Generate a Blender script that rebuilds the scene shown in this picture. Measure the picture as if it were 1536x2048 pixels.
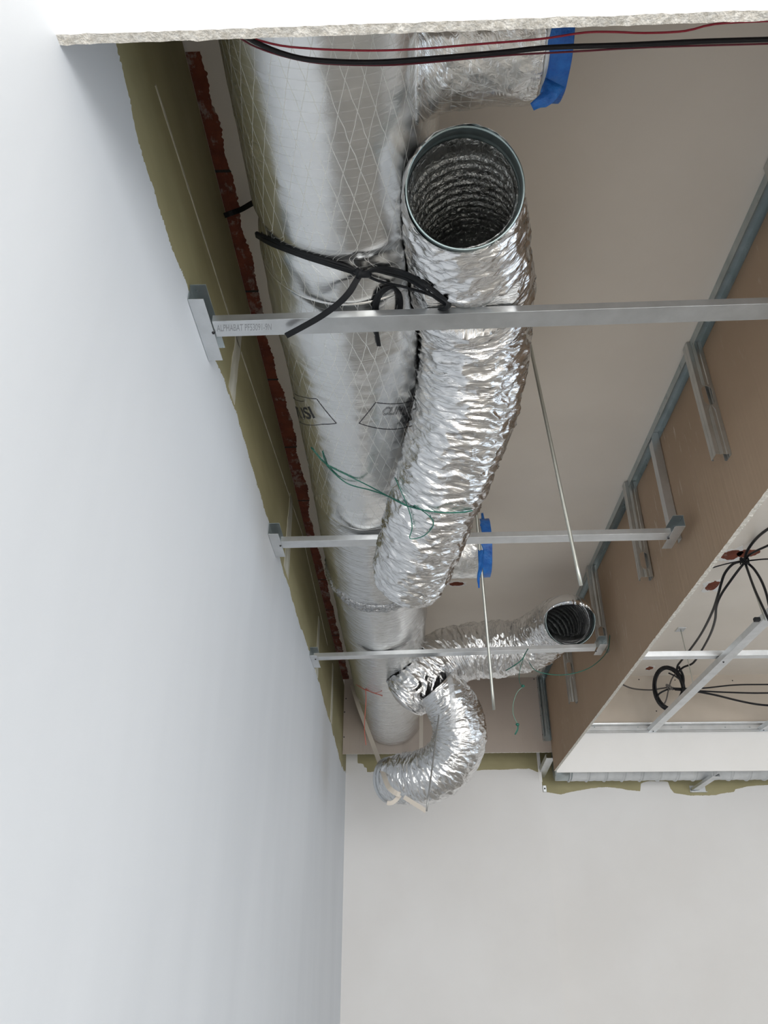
import bpy, bmesh, math, random
import numpy as np
from mathutils import Vector, Matrix, noise
from mathutils.bvhtree import BVHTree
random.seed(7)
for o in list(bpy.data.objects): bpy.data.objects.remove(o)
scn = bpy.context.scene
COL = scn.collection

# ------------------------------------------------------------------ camera (eye at the origin, floor 1.5 m below)
FPX = 1538.0
PITCH, YAW, ROLL = [math.radians(a) for a in (30.09, -1.82, -0.094)]
FW = Vector((math.sin(YAW)*math.cos(PITCH), math.cos(YAW)*math.cos(PITCH), math.sin(PITCH)))
_rt = Vector((math.cos(YAW), -math.sin(YAW), 0)); _up = _rt.cross(FW)
RT = math.cos(ROLL)*_rt + math.sin(ROLL)*_up
UP = -math.sin(ROLL)*_rt + math.cos(ROLL)*_up
cam = bpy.data.cameras.new('camera'); cam_o = bpy.data.objects.new('camera', cam); COL.objects.link(cam_o)
cam.sensor_fit = 'HORIZONTAL'; cam.sensor_width = 36.0; cam.lens = 36.0*FPX/1536.0
cam.clip_start = 0.02; cam.clip_end = 60
cam_o.matrix_world = Matrix(((RT.x, UP.x, -FW.x, 0), (RT.y, UP.y, -FW.y, 0), (RT.z, UP.z, -FW.z, 0), (0, 0, 0, 1)))
scn.camera = cam_o

# ------------------------------------------------------------------ light
scn.view_settings.view_transform = 'Standard'
scn.view_settings.look = 'None'
scn.view_settings.gamma = 1.0
scn.view_settings.use_curve_mapping = False
scn.view_settings.exposure = 0.06
world = bpy.data.worlds.new('world'); scn.world = world; world.use_nodes = True
wb = world.node_tree.nodes['Background']; wb.inputs[0].default_value = (0.80, 0.90, 1.0, 1); wb.inputs[1].default_value = 0.7
def area(name, loc, direction, sx, sy, power, col):
    l = bpy.data.lights.new(name, 'AREA'); l.shape = 'RECTANGLE'; l.size = sx; l.size_y = sy; l.energy = power; l.color = col
    o = bpy.data.objects.new(name, l); COL.objects.link(o); o.location = loc
    o.rotation_euler = Vector(direction).to_track_quat('-Z', 'Y').to_euler(); return o
area('window_daylight', (1.6, -3.93, -0.20), (0, 1, 0), 3.6, 2.3, 228, (1.0, 0.985, 0.96))
area('side_window_daylight', (4.43, 0.6, -0.30), (-1, 0, 0), 3.4, 2.0, 32, (0.72, 0.85, 1.0))

# ------------------------------------------------------------------ helpers
def W(px, py, **k):
    """point of the place seen at a photo pixel, on the plane x=, y= or z="""
    a, v = list(k.items())[0]; i = 'xyz'.index(a)
    d = (px-768)*RT - (py-1024)*UP + FPX*FW
    return d*(v/d[i])
def WD(px, py, dist):
    d = (px-768)*RT - (py-1024)*UP + FPX*FW
    return d.normalized()*dist

MATS = {}
def mat(name, base=(.5,.5,.5), rough=.6, metal=0.0, **kw):
    m = bpy.data.materials.new(name); m.use_nodes = True
    nt = m.node_tree; b = nt.nodes['Principled BSDF']
    b.inputs['Base Color'].default_value = (*base, 1); b.inputs['Roughness'].default_value = rough; b.inputs['Metallic'].default_value = metal
    for k, v in kw.items(): b.inputs[k].default_value = v
    MATS[name] = m; return m
def N(m, typ, **props):
    n = m.node_tree.nodes.new(typ)
    for k, v in props.items(): setattr(n, k, v)
    return n
def L(m, a, b): m.node_tree.links.new(a, b)
def BS(m): return m.node_tree.nodes['Principled BSDF']
def coords(m, kind='Object', scale=(1,1,1), rot=(0,0,0)):
    t = N(m, 'ShaderNodeTexCoord'); mp = N(m, 'ShaderNodeMapping'); mp.inputs['Scale'].default_value = scale; mp.inputs['Rotation'].default_value = rot
    L(m, t.outputs[kind], mp.inputs['Vector']); return mp.outputs['Vector']
def noise_node(m, vec, scale, detail=4, rough=.55, dist=0):
    n = N(m, 'ShaderNodeTexNoise'); n.inputs['Scale'].default_value = scale; n.inputs['Detail'].default_value = detail
    n.inputs['Roughness'].default_value = rough; n.inputs['Distortion'].default_value = dist
    L(m, vec, n.inputs['Vector']); return n.outputs['Fac']
def ramp(m, fac, stops):
    r = N(m, 'ShaderNodeValToRGB'); e = r.color_ramp.elements
    while len(e) < len(stops): e.new(.5)
    for el, (p, c) in zip(e, stops):
        el.position = p; el.color = (*c, 1) if len(c) == 3 else c
    L(m, fac, r.inputs['Fac']); return r.outputs['Color']
def bump(m, h, strength=.3, dist=.01, prev=None):
    b = N(m, 'ShaderNodeBump'); b.inputs['Strength'].default_value = strength; b.inputs['Distance'].default_value = dist
    L(m, h, b.inputs['Height'])
    if prev is not None: L(m, prev, b.inputs['Normal'])
    return b.outputs['Normal']
def math_node(m, op, a, b=None, c=None):
    n = N(m, 'ShaderNodeMath', operation=op)
    for i, v in enumerate((a, b, c)):
        if v is None: continue
        if isinstance(v, (int, float)): n.inputs[i].default_value = v
        else: L(m, v, n.inputs[i])
    return n.outputs[0]
def mixc(m, fac, a, b):
    n = N(m, 'ShaderNodeMix', data_type='RGBA')
    if isinstance(fac, (int, float)): n.inputs[0].default_value = fac
    else: L(m, fac, n.inputs[0])
    for i, v in ((6, a), (7, b)):
        if isinstance(v, tuple): n.inputs[i].default_value = (*v, 1)
        else: L(m, v, n.inputs[i])
    return n.outputs[2]

def speckled(name, c1, c2, scale, rough=.85, bmp=.15, bscale=60, stretch=(1,1,1), bdist=.002, p=(.35,.65)):
    m = mat(name, c1, rough); v = coords(m, 'Object', stretch)
    L(m, ramp(m, noise_node(m, v, scale), [(p[0], c1), (p[1], c2)]), BS(m).inputs['Base Color'])
    if bmp: L(m, bump(m, noise_node(m, coords(m), bscale), bmp, bdist), BS(m).inputs['Normal'])
    return m
speckled('paint_left', (.725,.762,.81), (.785,.822,.87), 2.2, .55, .06, 90, (1,1.0,.25))
speckled('paint_far', (.78,.765,.75), (.82,.81,.80), 1.5, .6, .05, 90)
speckled('paint_panel', (.86,.85,.83), (.89,.88,.865), 3, .6, .04, 120)
speckled('green_board', (.31,.28,.150), (.40,.36,.205), 3.0, .75, .05, 60, (1,.5,2))
speckled('joint_filler', (.50,.48,.38), (.66,.64,.56), 9, .8, .05, 60, (1,3,1))
speckled('gypsum', (.60,.56,.49), (.86,.83,.77), 130, .95, .9, 170, bdist=.004)
speckled('plaster', (.83,.765,.685), (.87,.805,.725), 2.5, .85, .12, 70)
speckled('concrete_floor', (.37,.355,.33), (.47,.45,.42), 1.6, .7, .05, 30)
speckled('beige_paper', (.50,.435,.365), (.56,.49,.415), 2.2, .85, .06, 150)
speckled('grey_paper', (.42,.36,.315), (.48,.415,.365), 2.2, .85, .06, 150)
# brown backing paper with pale scuffs
m = mat('brown_paper', (.3,.2,.13), .85); v = coords(m)
c = ramp(m, noise_node(m, v, 1.8), [(.3,(.40,.285,.19)), (.7,(.47,.34,.235))])
sc = noise_node(m, coords(m, 'Object', (8, 14, 2.0), (.35,0,0)), 5, 6, .7)
msk = math_node(m, 'MULTIPLY', ramp(m, sc, [(.60,(0,0,0)), (.70,(1,1,1))]), ramp(m, noise_node(m, v, 3.1), [(.45,(0,0,0)), (.60,(.7,.7,.7))]))
L(m, mixc(m, msk, c, (.78,.70,.60)), BS(m).inputs['Base Color'])
# brick with plaster residue
m = mat('brick', (.3,.08,.04), .9); v = coords(m)
c = ramp(m, noise_node(m, v, 14, 5), [(.25,(.10,.020,.010)), (.6,(.21,.050,.022)), (.8,(.27,.080,.038))])
res = ramp(m, noise_node(m, coords(m,'Object',(1.6,1,1)), 11, 9, .75), [(.53,(0,0,0)), (.60,(.75,.75,.75))])
sep = N(m, 'ShaderNodeSeparateXYZ'); L(m, v, sep.inputs[0])
fr = math_node(m, 'FRACT', math_node(m, 'MULTIPLY', sep.outputs['Y'], 2.7))
jt = math_node(m, 'COMPARE', fr, .05, .010)
c = mixc(m, res, c, (.36,.29,.25)); c = mixc(m, jt, c, (.03,.025,.02))
L(m, c, BS(m).inputs['Base Color']); L(m, bump(m, noise_node(m, v, 60, 6), .6, .006), BS(m).inputs['Normal'])
# galvanised steel
def steel(name, c1, c2, rough=.34, metal=.85):
    m = mat(name, c1, rough, metal); v = coords(m, 'Object', (1,1,1))
    L(m, ramp(m, noise_node(m, v, 16, 5, .6), [(.3,c1), (.7,c2)]), BS(m).inputs['Base Color'])
    L(m, math_node(m, 'MULTIPLY_ADD', noise_node(m, v, 30, 3), .22, rough-.1), BS(m).inputs['Roughness'])
    L(m, bump(m, noise_node(m, v, 8, 2), .08, .004), BS(m).inputs['Normal']); return m
steel('steel', (.60,.62,.63), (.72,.74,.76))
steel('dark_steel', (.40,.46,.47), (.52,.57,.58), .3)
steel('collar_steel', (.30,.38,.39), (.40,.48,.48), .32)
mat('screw_black', (.015,.015,.017), .5, .3)
mat('black_rubber', (.010,.011,.013), .55, 0, **{'Specular IOR Level': .25})
mat('black_cable', (.007,.007,.009), .42, 0, **{'Specular IOR Level': .3})
mat('grey_cable', (.09,.08,.075), .5)
mat('red_cable', (.30,.012,.03), .4)
mat('green_wire', (.01,.12,.085), .45)
mat('pale_green_wire', (.16,.27,.21), .5)
mat('red_string', (.55,.13,.09), .6)
mat('ink', (.02,.02,.025), .6)
mat('grey_ink', (.30,.31,.33), .6)
mat('white_strap', (.66,.60,.52), .45, 0, **{'Transmission Weight': .12, 'Alpha': .93})
m = mat('blue_tape', (.012,.13,.50), .45)
L(m, ramp(m, noise_node(m, coords(m), 30, 4), [(.3,(.008,.09,.40)), (.75,(.03,.22,.66))]), BS(m).inputs['Base Color'])
L(m, bump(m, noise_node(m, coords(m,'Object',(1,1,1)), 45, 4), .7, .008), BS(m).inputs['Normal'])
mat('glass', (1,1,1), .02, 0, **{'Transmission Weight': 1.0})
mat('frame_white', (.75,.75,.75), .5)
# foils; UV is in metres round and along the duct
def foil(name, base, rough, crumple, cscale, scrim=False, fine=.3):
    m = mat(name, base, rough, 1.0)
    uv = N(m, 'ShaderNodeUVMap').outputs['UV']
    mp = N(m, 'ShaderNodeMapping'); mp.inputs['Scale'].default_value = (cscale[0], cscale[1], 1); L(m, uv, mp.inputs['Vector'])
    oc = coords(m)
    nz = N(m, 'ShaderNodeTexNoise'); nz.inputs['Scale'].default_value = 1.3; nz.inputs['Detail'].default_value = 2; L(m, mp.outputs[0], nz.inputs['Vector'])
    wv = N(m, 'ShaderNodeVectorMath', operation='MULTIPLY_ADD'); L(m, nz.outputs['Color'], wv.inputs[0]); wv.inputs[1].default_value = (1.6,1.6,0); L(m, mp.outputs[0], wv.inputs[2])
    vo = N(m, 'ShaderNodeTexVoronoi', feature='DISTANCE_TO_EDGE'); vo.inputs['Scale'].default_value = 1.0; L(m, wv.outputs[0], vo.inputs['Vector'])
    n1 = bump(m, vo.outputs['Distance'], crumple, .010)
    n2 = bump(m, noise_node(m, wv.outputs[0], 2.1, 5, .6, .5), crumple*.9, .012, n1)
    n3 = bump(m, noise_node(m, oc, 60, 4, .6), fine, .0012, n2)
    L(m, math_node(m, 'MULTIPLY_ADD', noise_node(m, oc, 6, 3), .22, rough-.1), BS(m).inputs['Roughness'])
    if scrim:
        s = N(m, 'ShaderNodeSeparateXYZ')
        wob = N(m, 'ShaderNodeTexNoise'); wob.inputs['Scale'].default_value = 22; wob.inputs['Detail'].default_value = 1; L(m, uv, wob.inputs['Vector'])
        wa = N(m, 'ShaderNodeVectorMath', operation='MULTIPLY_ADD'); L(m, wob.outputs['Color'], wa.inputs[0]); wa.inputs[1].default_value = (.006,.006,0); L(m, uv, wa.inputs[2])
        L(m, wa.outputs[0], s.inputs[0])
        a = math_node(m, 'MULTIPLY', s.outputs['X'], 1/.030); b = math_node(m, 'MULTIPLY', s.outputs['Y'], 1/.105)
        def line(expr, w):
            f = math_node(m, 'FRACT', expr); d = math_node(m, 'ABSOLUTE', math_node(m, 'SUBTRACT', f, .5))
            return math_node(m, 'GREATER_THAN', d, .5-w)
        l1 = line(math_node(m, 'ADD', a, b), .020); l2 = line(math_node(m, 'SUBTRACT', a, b), .020)
        l3 = math_node(m, 'MULTIPLY', line(math_node(m, 'MULTIPLY', s.outputs['Y'], 1/.017), .035), .35)
        ln = math_node(m, 'MAXIMUM', math_node(m, 'MAXIMUM', l1, l2), l3)
        L(m, mixc(m, math_node(m, 'MULTIPLY', ln, .75), base, (.80,.80,.76)), BS(m).inputs['Base Color'])
        L(m, math_node(m, 'SUBTRACT', 1.0, math_node(m, 'MULTIPLY', ln, .6)), BS(m).inputs['Metallic'])
        n3 = bump(m, ln, .5, .0015, n3)
    L(m, n3, BS(m).inputs['Normal']); return m
foil('scrim_foil', (.76,.765,.76), .25, .05, (9, 30), True, .10)
foil('smooth_foil', (.74,.745,.74), .22, .38, (8, 46), False, .2)
foil('crinkle_foil', (.84,.84,.84), .17, .42, (9, 44), False, .18)
foil('band_foil', (.52,.53,.54), .2, .9, (40, 50), False, .5)
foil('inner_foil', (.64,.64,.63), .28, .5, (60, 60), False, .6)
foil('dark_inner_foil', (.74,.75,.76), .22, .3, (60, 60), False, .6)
# white spiral duct
m = mat('spiral_white', (.7,.72,.73), .5, .1); v = coords(m, 'Object', (1,1,1))
L(m, ramp(m, noise_node(m, v, 9, 4), [(.35,(.60,.62,.63)), (.7,(.76,.78,.79))]), BS(m).inputs['Base Color'])
M = MATS

def link(name, me, materials, parent=None, smooth=False):
    o = bpy.data.objects.new(name, me); COL.objects.link(o)
    for mm in (materials if isinstance(materials, (list, tuple)) else [materials]): me.materials.append(M[mm])
    if parent is not None: o.parent = parent; o.matrix_parent_inverse = Matrix.Translation(-parent.location) if True else None
    if smooth:
        for p in me.polygons: p.use_smooth = True
    return o
def mesh_from(verts, faces, name='m', uvs=None, mi=None):
    me = bpy.data.meshes.new(name); me.from_pydata([tuple(v) for v in verts], [], faces)
    if mi:
        pass
    if uvs is not None:
        ul = me.uv_layers.new(name='UVMap'); li = np.empty(len(me.loops), dtype=np.int32); me.loops.foreach_get('vertex_index', li)
        ul.data.foreach_set('uv', np.asarray(uvs, dtype=np.float32)[li].ravel())
    me.update(); return me
def thing(name, label, cat, loc=(0,0,0), group=None):
    o = bpy.data.objects.new(name, None); COL.objects.link(o); o.location = loc; o.empty_display_size = .05
    o['label'] = label; o['category'] = cat
    if group: o['group'] = group
    return o
def tag(o, label, cat, group=None):
    o['label'] = label; o['category'] = cat
    if group: o['group'] = group
    return o
def struct(o, kind='structure'):
    o['kind'] = kind; return o
def bm_box(bm, lo, hi, bev=0.0, mi=0):
    lo = Vector(lo); hi = Vector(hi)
    r = bmesh.ops.create_cube(bm, size=1.0)
    vs = r['verts']; c = (lo+hi)/2; s = hi-lo
    for v in vs: v.co = Vector((v.co.x*s.x, v.co.y*s.y, v.co.z*s.z)) + c
    fs = set(f for v in vs for f in v.link_faces)
    for f in fs: f.material_index = mi
    if bev > 0:
        es = list(set(e for v in vs for e in v.link_edges))
        bmesh.ops.bevel(bm, geom=es, offset=bev, segments=2, affect='EDGES', profile=.5)
    return fs
def bm_obj(name, bm, materials, parent=None, smooth=False):
    me = bpy.data.meshes.new(name); bmesh.ops.recalc_face_normals(bm, faces=bm.faces); bm.to_mesh(me); bm.free()
    return link(name, me, materials, parent, smooth)
def box(name, lo, hi, material, parent=None, bev=0.0):
    bm = bmesh.new(); bm_box(bm, lo, hi, bev); return bm_obj(name, bm, material, parent)

def spline(ctrl, step):
    """Catmull-Rom through control tuples (any dimension), resampled about every step metres"""
    P = [np.array(c, float) for c in ctrl]
    P = [2*P[0]-P[1]] + P + [2*P[-1]-P[-2]]
    out = []
    for i in range(1, len(P)-2):
        a, b, c, d = P[i-1:i+3]; n = max(2, int(np.linalg.norm((c-b)[:3])/step))
        for k in range(n):
            t = k/n; out.append(.5*((2*b)+(-a+c)*t+(2*a-5*b+4*c-d)*t*t+(-a+3*b-3*c+d)*t**3))
    out.append(P[-2]); return out
def frames(pts, first=None):
    T = []
    for i in range(len(pts)):
        a = pts[max(0, i-1)]; b = pts[min(len(pts)-1, i+1)]; t = Vector(b[:3])-Vector(a[:3]); T.append(t.normalized() if t.length > 1e-9 else T[-1])
    n = first if first else (Vector((0,0,1)) if abs(T[0].z) < .9 else Vector((1,0,0)))
    n = (n - T[0]*n.dot(T[0])).normalized(); F = []
    for t in T:
        n = (n - t*n.dot(t)).normalized(); F.append((t, n, t.cross(n)))
    return F
def sweep(pts, rad, seg=10, disp=None, cap=True, ell=(1,1), first=None, v0=0.0, closed=False):
    """a tube along pts; rad number or function(i); returns verts, faces, uvs"""
    F = frames(pts, first); V = []; U = []; faces = []; s = v0
    for i, p in enumerate(pts):
        if i: s += np.linalg.norm(np.array(pts[i][:3])-np.array(pts[i-1][:3]))
        r = rad(i) if callable(rad) else rad; t, n, b = F[i]; pv = Vector(p[:3])
        for k in range(seg+1 if disp or not cap else seg+1):
            th = 2*math.pi*k/seg; kk = k % seg
            dr = disp(th % (2*math.pi) if kk else 0.0, s, pv) if disp else 0
            V.append(pv + (n*math.cos(th)*ell[0] + b*math.sin(th)*ell[1])*(r+dr)); U.append((th*r, s))
    m_ = seg+1
    for i in range(len(pts)-1):
        for k in range(seg): faces.append((i*m_+k, i*m_+k+1, (i+1)*m_+k+1, (i+1)*m_+k))
    if cap:
        for i, rev in ((0, True), (len(pts)-1, False)):
            f = [i*m_+k for k in range(seg)]; faces.append(tuple(f[::-1] if rev else f))
    return V, faces, U
def cable(name, pts, r, material, parent=None, step=.012, seg=8, ell=(1,1), first=None):
    p = spline(pts, step); v, f, u = sweep(p, r, seg, ell=ell, first=first)
    me = mesh_from(v, f, name, u); o = link(name, me, material, parent, True); return o
def strap(name, pts, w, t, material, parent=None, nrm=None, step=.01):
    """flat ribbon with thickness along pts; nrm = the ribbon's face direction (one or per point)"""
    p = spline(pts, step); V = []; faces = []
    for i, q in enumerate(p):
        a = Vector(p[max(0,i-1)][:3]); b = Vector(p[min(len(p)-1,i+1)][:3]); T = (b-a).normalized(); q = Vector(q[:3])
        n = nrm(q) if callable(nrm) else (nrm or q.normalized()); n = (n-T*n.dot(T)).normalized(); s = T.cross(n)
        for a_, b_ in ((-1,-1), (-.8,-1.4), (.8,-1.4), (1,-1), (1,1), (.8,1.4), (-.8,1.4), (-1,1)): V.append(q + s*a_*w/2 + n*b_*t/2)
    for i in range(len(p)-1):
        for k in range(8): faces.append((i*8+k, i*8+(k+1)%8, (i+1)*8+(k+1)%8, (i+1)*8+k))
    faces.append(tuple(range(8))[::-1]); faces.append(tuple((len(p)-1)*8+k for k in range(8)))
    return link(name, mesh_from(V, faces, name), material, parent)
def fbm(x, y=0.0, z=0.0, o=4):
    s = 0; a = 1
    for i in range(o): s += a*noise.noise(Vector((x, y, z))); x *= 2.03; y *= 2.03; z *= 2.03; a *= .5
    return s
def interp(x, pts):
    xs, ys = zip(*pts); return float(np.interp(x, xs, ys))

# ------------------------------------------------------------------ the shell
XL, CEIL, FLOOR = -.42, 1.575, -1.5
BX, BZ, BY = .882, .985, 4.89          # brown upstand board: left face, bottom; bulkhead plane
FARL, FARR = 5.22, 5.36
ROOMX, BACKY = 4.5, -4.0
struct(box('floor', (XL-.2, BACKY-.2, FLOOR-.1), (ROOMX+.2, FARR+.2, FLOOR), 'concrete_floor'))
ceil = struct(box('ceiling', (XL-.2, BACKY-.2, CEIL), (ROOMX+.2, FARR+.2, CEIL+.12), 'plaster'))

def banded_wall(name, p_of, s0, s1, edge, zlo, zhi, mats, thick, jag=.004, n=900):
    """wall face in two finishes (paint below an irregular brushed edge, bare board above); p_of(s,z,d) -> point, d = depth into the wall"""
    V = []; faces = []; mi = []
    for i in range(n+1):
        s = s0+(s1-s0)*i/n; e = edge(s) + fbm(s*9, 3.1, 0, 5)*jag*1.6 + noise.noise(Vector((s*260, 1, 5)))*jag*.7
        V += [p_of(s, zlo, 0), p_of(s, e, 0), p_of(s, zhi, 0)]
    for i in range(n):
        a = i*3; b = a+3
        faces += [(a, b, b+1, a+1), (a+1, b+1, b+2, a+2)]; mi += [0, 1]
    k = len(V); V += [p_of(s0, zlo, 0), p_of(s1, zlo, 0), p_of(s1, zhi, 0), p_of(s0, zhi, 0), p_of(s0, zlo, thick), p_of(s1, zlo, thick), p_of(s1, zhi, thick), p_of(s0, zhi, thick)]
    for q in ((0,1,5,4), (1,2,6,5), (2,3,7,6), (3,0,4,7), (4,5,6,7)): faces.append(tuple(k+j for j in q)); mi.append(0)
    me = mesh_from(V, faces, name); me.polygons.foreach_set('material_index', mi)
    return link(name, me, mats)
PE = [(-4,1.14), (.3,1.21), (.635,1.188), (.72,1.155), (.8,1.135), (.95,1.13), (1.172,1.15), (1.52,1.183), (1.75,1.175), (1.98,1.162), (2.3,1.15), (2.82,1.129), (3.2,1.135), (3.572,1.124), (3.8,1.10), (4.1,1.09), (4.58,1.051), (4.9,1.02), (5.3,1.06)]
wl = struct(banded_wall('wall_left', lambda s, z, d: (XL-d, s, z), BACKY, FARL+.2, lambda s: interp(s, PE), FLOOR, 1.552, ['paint_left', 'green_board'], .12, .010, 2600))
# board joints on the bare green band: horizontal joint line and filled vertical joints
def on_left(name, pts, material, d=.0015):
    V = [(XL, y, z) for y, z in pts] + [(XL+d, y, z) for y, z in pts]; n = len(pts)
    F = [tuple(range(n, 2*n))] + [(i, (i+1) % n, n+(i+1) % n, n+i) for i in range(n)]
    bm = bmesh.new(); vs = [bm.verts.new(v) for v in V]
    for f in F: bm.faces.new([vs[i] for i in f])
    return bm_obj(name, bm, material, wl)
for (pa, pb, wid) in (((310,170), (478,695), .006), ((482,705), (605,1070), .006), ((605,1072), (655,1290), .006)):
    a = W(*pa, x=XL); b = W(*pb, x=XL); n = 40; up = []; lo = []
    for i in range(n+1):
        t = i/n; y = a.y+(b.y-a.y)*t; z = a.z+(b.z-a.z)*t
        h = wid*(.35+.65*abs(noise.noise(Vector((y*30, pa[0], 0)))))
        up.append((y, z+h)); lo.append((y, z-h))
    on_left('joint_line', up + lo[::-1], 'joint_filler')
for (c, w_, z0, z1) in ((1.47,.075,1.19,1.43), (2.42,.11,1.165,1.47), (3.42,.10,1.125,1.40), (4.15,.10,1.10,1.42)):
    n = 24; a = []; b = []
    for i in range(n+1):
        z = z0+(z1-z0)*i/n; ww = w_/2*(1-.35*i/n)
        a.append((c-ww+fbm(z*14, c)*.008, z)); b.append((c+ww+fbm(z*14, c+5)*.008, z))
    on_left('filled_joint', a + b[::-1], 'joint_filler')
    n = 12
# far wall, left block and the part set back to its right
PF = [(W(660+x/6.4, 1440+y/6.4, y=FARL).x, W(660+x/6.4, 1440+y/6.4, y=FARL).z) for x, y in ((200,380), (350,380), (353,555), (425,560), (440,600), (470,605), (473,660), (620,650))] + [(W(600+x/2.4, 1160+y/2.4, y=FARL).x, W(600+x/2.4, 1160+y/2.4, y=FARL).z) for x, y in ((700,915), (850,915), (950,910), (1100,905), (1145,925))]
struct(banded_wall('wall_far', lambda s, z, d: (s, FARL+d, z), XL, .855, lambda s: interp(s, PF), FLOOR, CEIL, ['paint_far', 'green_board'], .13, .004, 500))
PR = [(W(1060+x/3.227, 1440+y/3.227, y=FARR).x, W(1060+x/3.227, 1440+y/3.227, y=FARR).z) for x, y in ((60,465), (100,465), (200,480), (280,462), (380,440), (500,432), (620,450), (712,460), (716,412), (760,395), (890,397), (905,440), (930,470), (1020,485), (1100,488), (1200,483), (1318,462), (1326,445), (1400,430), (1536,418), (1900,425), (2400,420), (3600,400))]
struct(banded_wall('wall_far_recess', lambda s, z, d: (s, FARR+d, z), .80, ROOMX, lambda s: interp(s, PR), FLOOR, CEIL, ['paint_far', 'green_board'], .13, .004, 900))
struct(box('trim_1', (.838, FARL-.003, .985), (.858, FARL+.02, 1.2), 'paint_panel'))      # white corner edging at the end of the far wall
# side and back walls with the openings that let the daylight in
def wall_open(name, axis, c0, c1, s0, s1, oz0, oz1, o0, o1, material):
    bm = bmesh.new()
    def bx(a, b, z0, z1):
        if axis == 'y': bm_box(bm, (a, c0, z0), (b, c1, z1))
        else: bm_box(bm, (c0, a, z0), (c1, b, z1))
    bx(s0, o0, FLOOR, CEIL); bx(o1, s1, FLOOR, CEIL); bx(o0, o1, FLOOR, oz0); bx(o0, o1, oz1, CEIL)
    return struct(bm_obj(name, bm, material))
wall_open('wall_back', 'y', BACKY-.15, BACKY, XL-.1, ROOMX+.1, -1.4, .98, -.25, 3.45, 'paint_far')
wall_open('wall_right', 'x', ROOMX, ROOMX+.15, BACKY, FARR+.1, -1.35, .75, -1.15, 2.35, 'paint_far')
def window(name, axis, c, a0, a1, z0, z1, nm):
    bm = bmesh.new(); t = .05
    def bx(a, b, p, q):
        if axis == 'y': bm_box(bm, (a, c-.04, p), (b, c+.02, q), .004)
        else: bm_box(bm, (c-.02, a, p), (c+.04, b, q), .004)
    bx(a0, a1, z0, z0+t); bx(a0, a1, z1-t, z1)
    for i in range(nm+1):
        x = a0+(a1-a0-t)*i/nm; bx(x, x+t, z0+t, z1-t)
    struct(bm_obj(name, bm, 'frame_white'))
window('window_1', 'y', BACKY-.05, -.25, 3.45, -1.4, .98, 3)
window('window_2', 'x', ROOMX+.05, -1.15, 2.35, -1.35, .75, 3)

# bare brick where the plaster stops along the left edge of the ceiling, and the small breaks in the plaster
def patch(name, outline, z, material, parent, t=.0025):
    bm = bmesh.new(); a = [bm.verts.new((x, y, z)) for x, y in outline]; b = [bm.verts.new((x, y, z-t)) for x, y in outline]
    bm.faces.new(b); n = len(a)
    for i in range(n): bm.faces.new((a[i], a[(i+1) % n], b[(i+1) % n], b[i]))
    return bm_obj(name, bm, material, parent)
inner = [];
for i in range(1400):
    y = .86+(4.88-.86)*i/1399
    wbase = interp(y, [(.86,.024), (.90,.030), (1.0,.030), (1.25,.026), (1.5,.034), (1.62,.026), (1.9,.030), (2.1,.045), (2.25,.034), (2.6,.040), (2.75,.026), (3.2,.034), (4.88,.036)])
    w_ = wbase + fbm(y*9, 2.2, 0, 6)*.009 + noise.noise(Vector((y*120, 0, 3)))*.004
    inner.append((XL+max(.004, w_), y))
patch('bare_brick_strip', [(XL-.005, .86)]+inner+[(XL-.005, 4.88)], CEIL, 'brick', ceil)
def blob(name, cx, cy, rx, ry, seed, material, t, jag=.25):
    pts = []
    for i in range(64):
        a = 2*math.pi*i/64; k = 1+jag*fbm(math.cos(a)*1.8+seed, math.sin(a)*1.8, seed, 4)
        pts.append((cx+rx*k*math.cos(a), cy+ry*k*math.sin(a)))
    return patch(name, pts, CEIL, material, ceil, t)
for (px, py, rx, ry, sd) in ((1463,1109,.045,.045,1), (1425,1171,.030,.05,4), (1299,1336,.022,.03,7), (914,1167,.034,.022,9)):
    c = W(px, py, z=CEIL)
    blob('chipped_plaster_rim', c.x, c.y, rx*1.35, ry*1.4, sd+20, 'paint_panel', .0018, .6)
    blob('bare_brick_patch', c.x, c.y, rx, ry, sd, 'brick', .003)
c = W(1490,1106, z=CEIL); blob('bare_brick_patch', c.x+.01, c.y, .05, .035, 33, 'brick', .003)

# ------------------------------------------------------------------ plasterboard bulkheads
def panel(name, label, lo, hi, mats, edge_jag=0, cat='plasterboard', nx=0):
    """mats: material per side dict: -x +x -y +y bottom"""
    names = list(dict.fromkeys(mats.values())); bm = bmesh.new(); fs = bm_box(bm, lo, hi)
    bm.normal_update()
    for f in bm.faces:
        n = f.normal; k = '-z' if n.z < -.5 else '+z' if n.z > .5 else '-x' if n.x < -.5 else '+x' if n.x > .5 else '-y' if n.y < -.5 else '+y'
        f.material_index = names.index(mats.get(k, mats['-z']))
    if edge_jag:
        ax = 0 if hi[0]-lo[0] > hi[1]-lo[1] else 1
        es = [e for e in bm.edges if abs((e.verts[0].co-e.verts[1].co)[ax]) > .5]
        bmesh.ops.subdivide_edges(bm, edges=es, cuts=500, use_grid_fill=True)
        for v in bm.verts:
            if abs(v.co.z-lo[2]) < 1e-5:
                s = v.co[ax]; k = v.co[1-ax]*900
                v.co.z += edge_jag*fbm(s*55, k, 0, 4); v.co[1-ax] += edge_jag*.5*fbm(s*70, 9+k, 0, 4)
    o = bm_obj(name, bm, names); tag(o, label, cat); return o
PW = dict([('-z','gypsum'), ('+z','gypsum')])
panel('plasterboard_panel', 'white painted plasterboard drop panel crossing the top of the view, rough cut lower edge', (XL, .512, BZ), (4.4, .5245, CEIL), {**PW, '-y':'paint_panel', '+y':'beige_paper', '-x':'gypsum', '+x':'gypsum'}, .0022)
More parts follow.
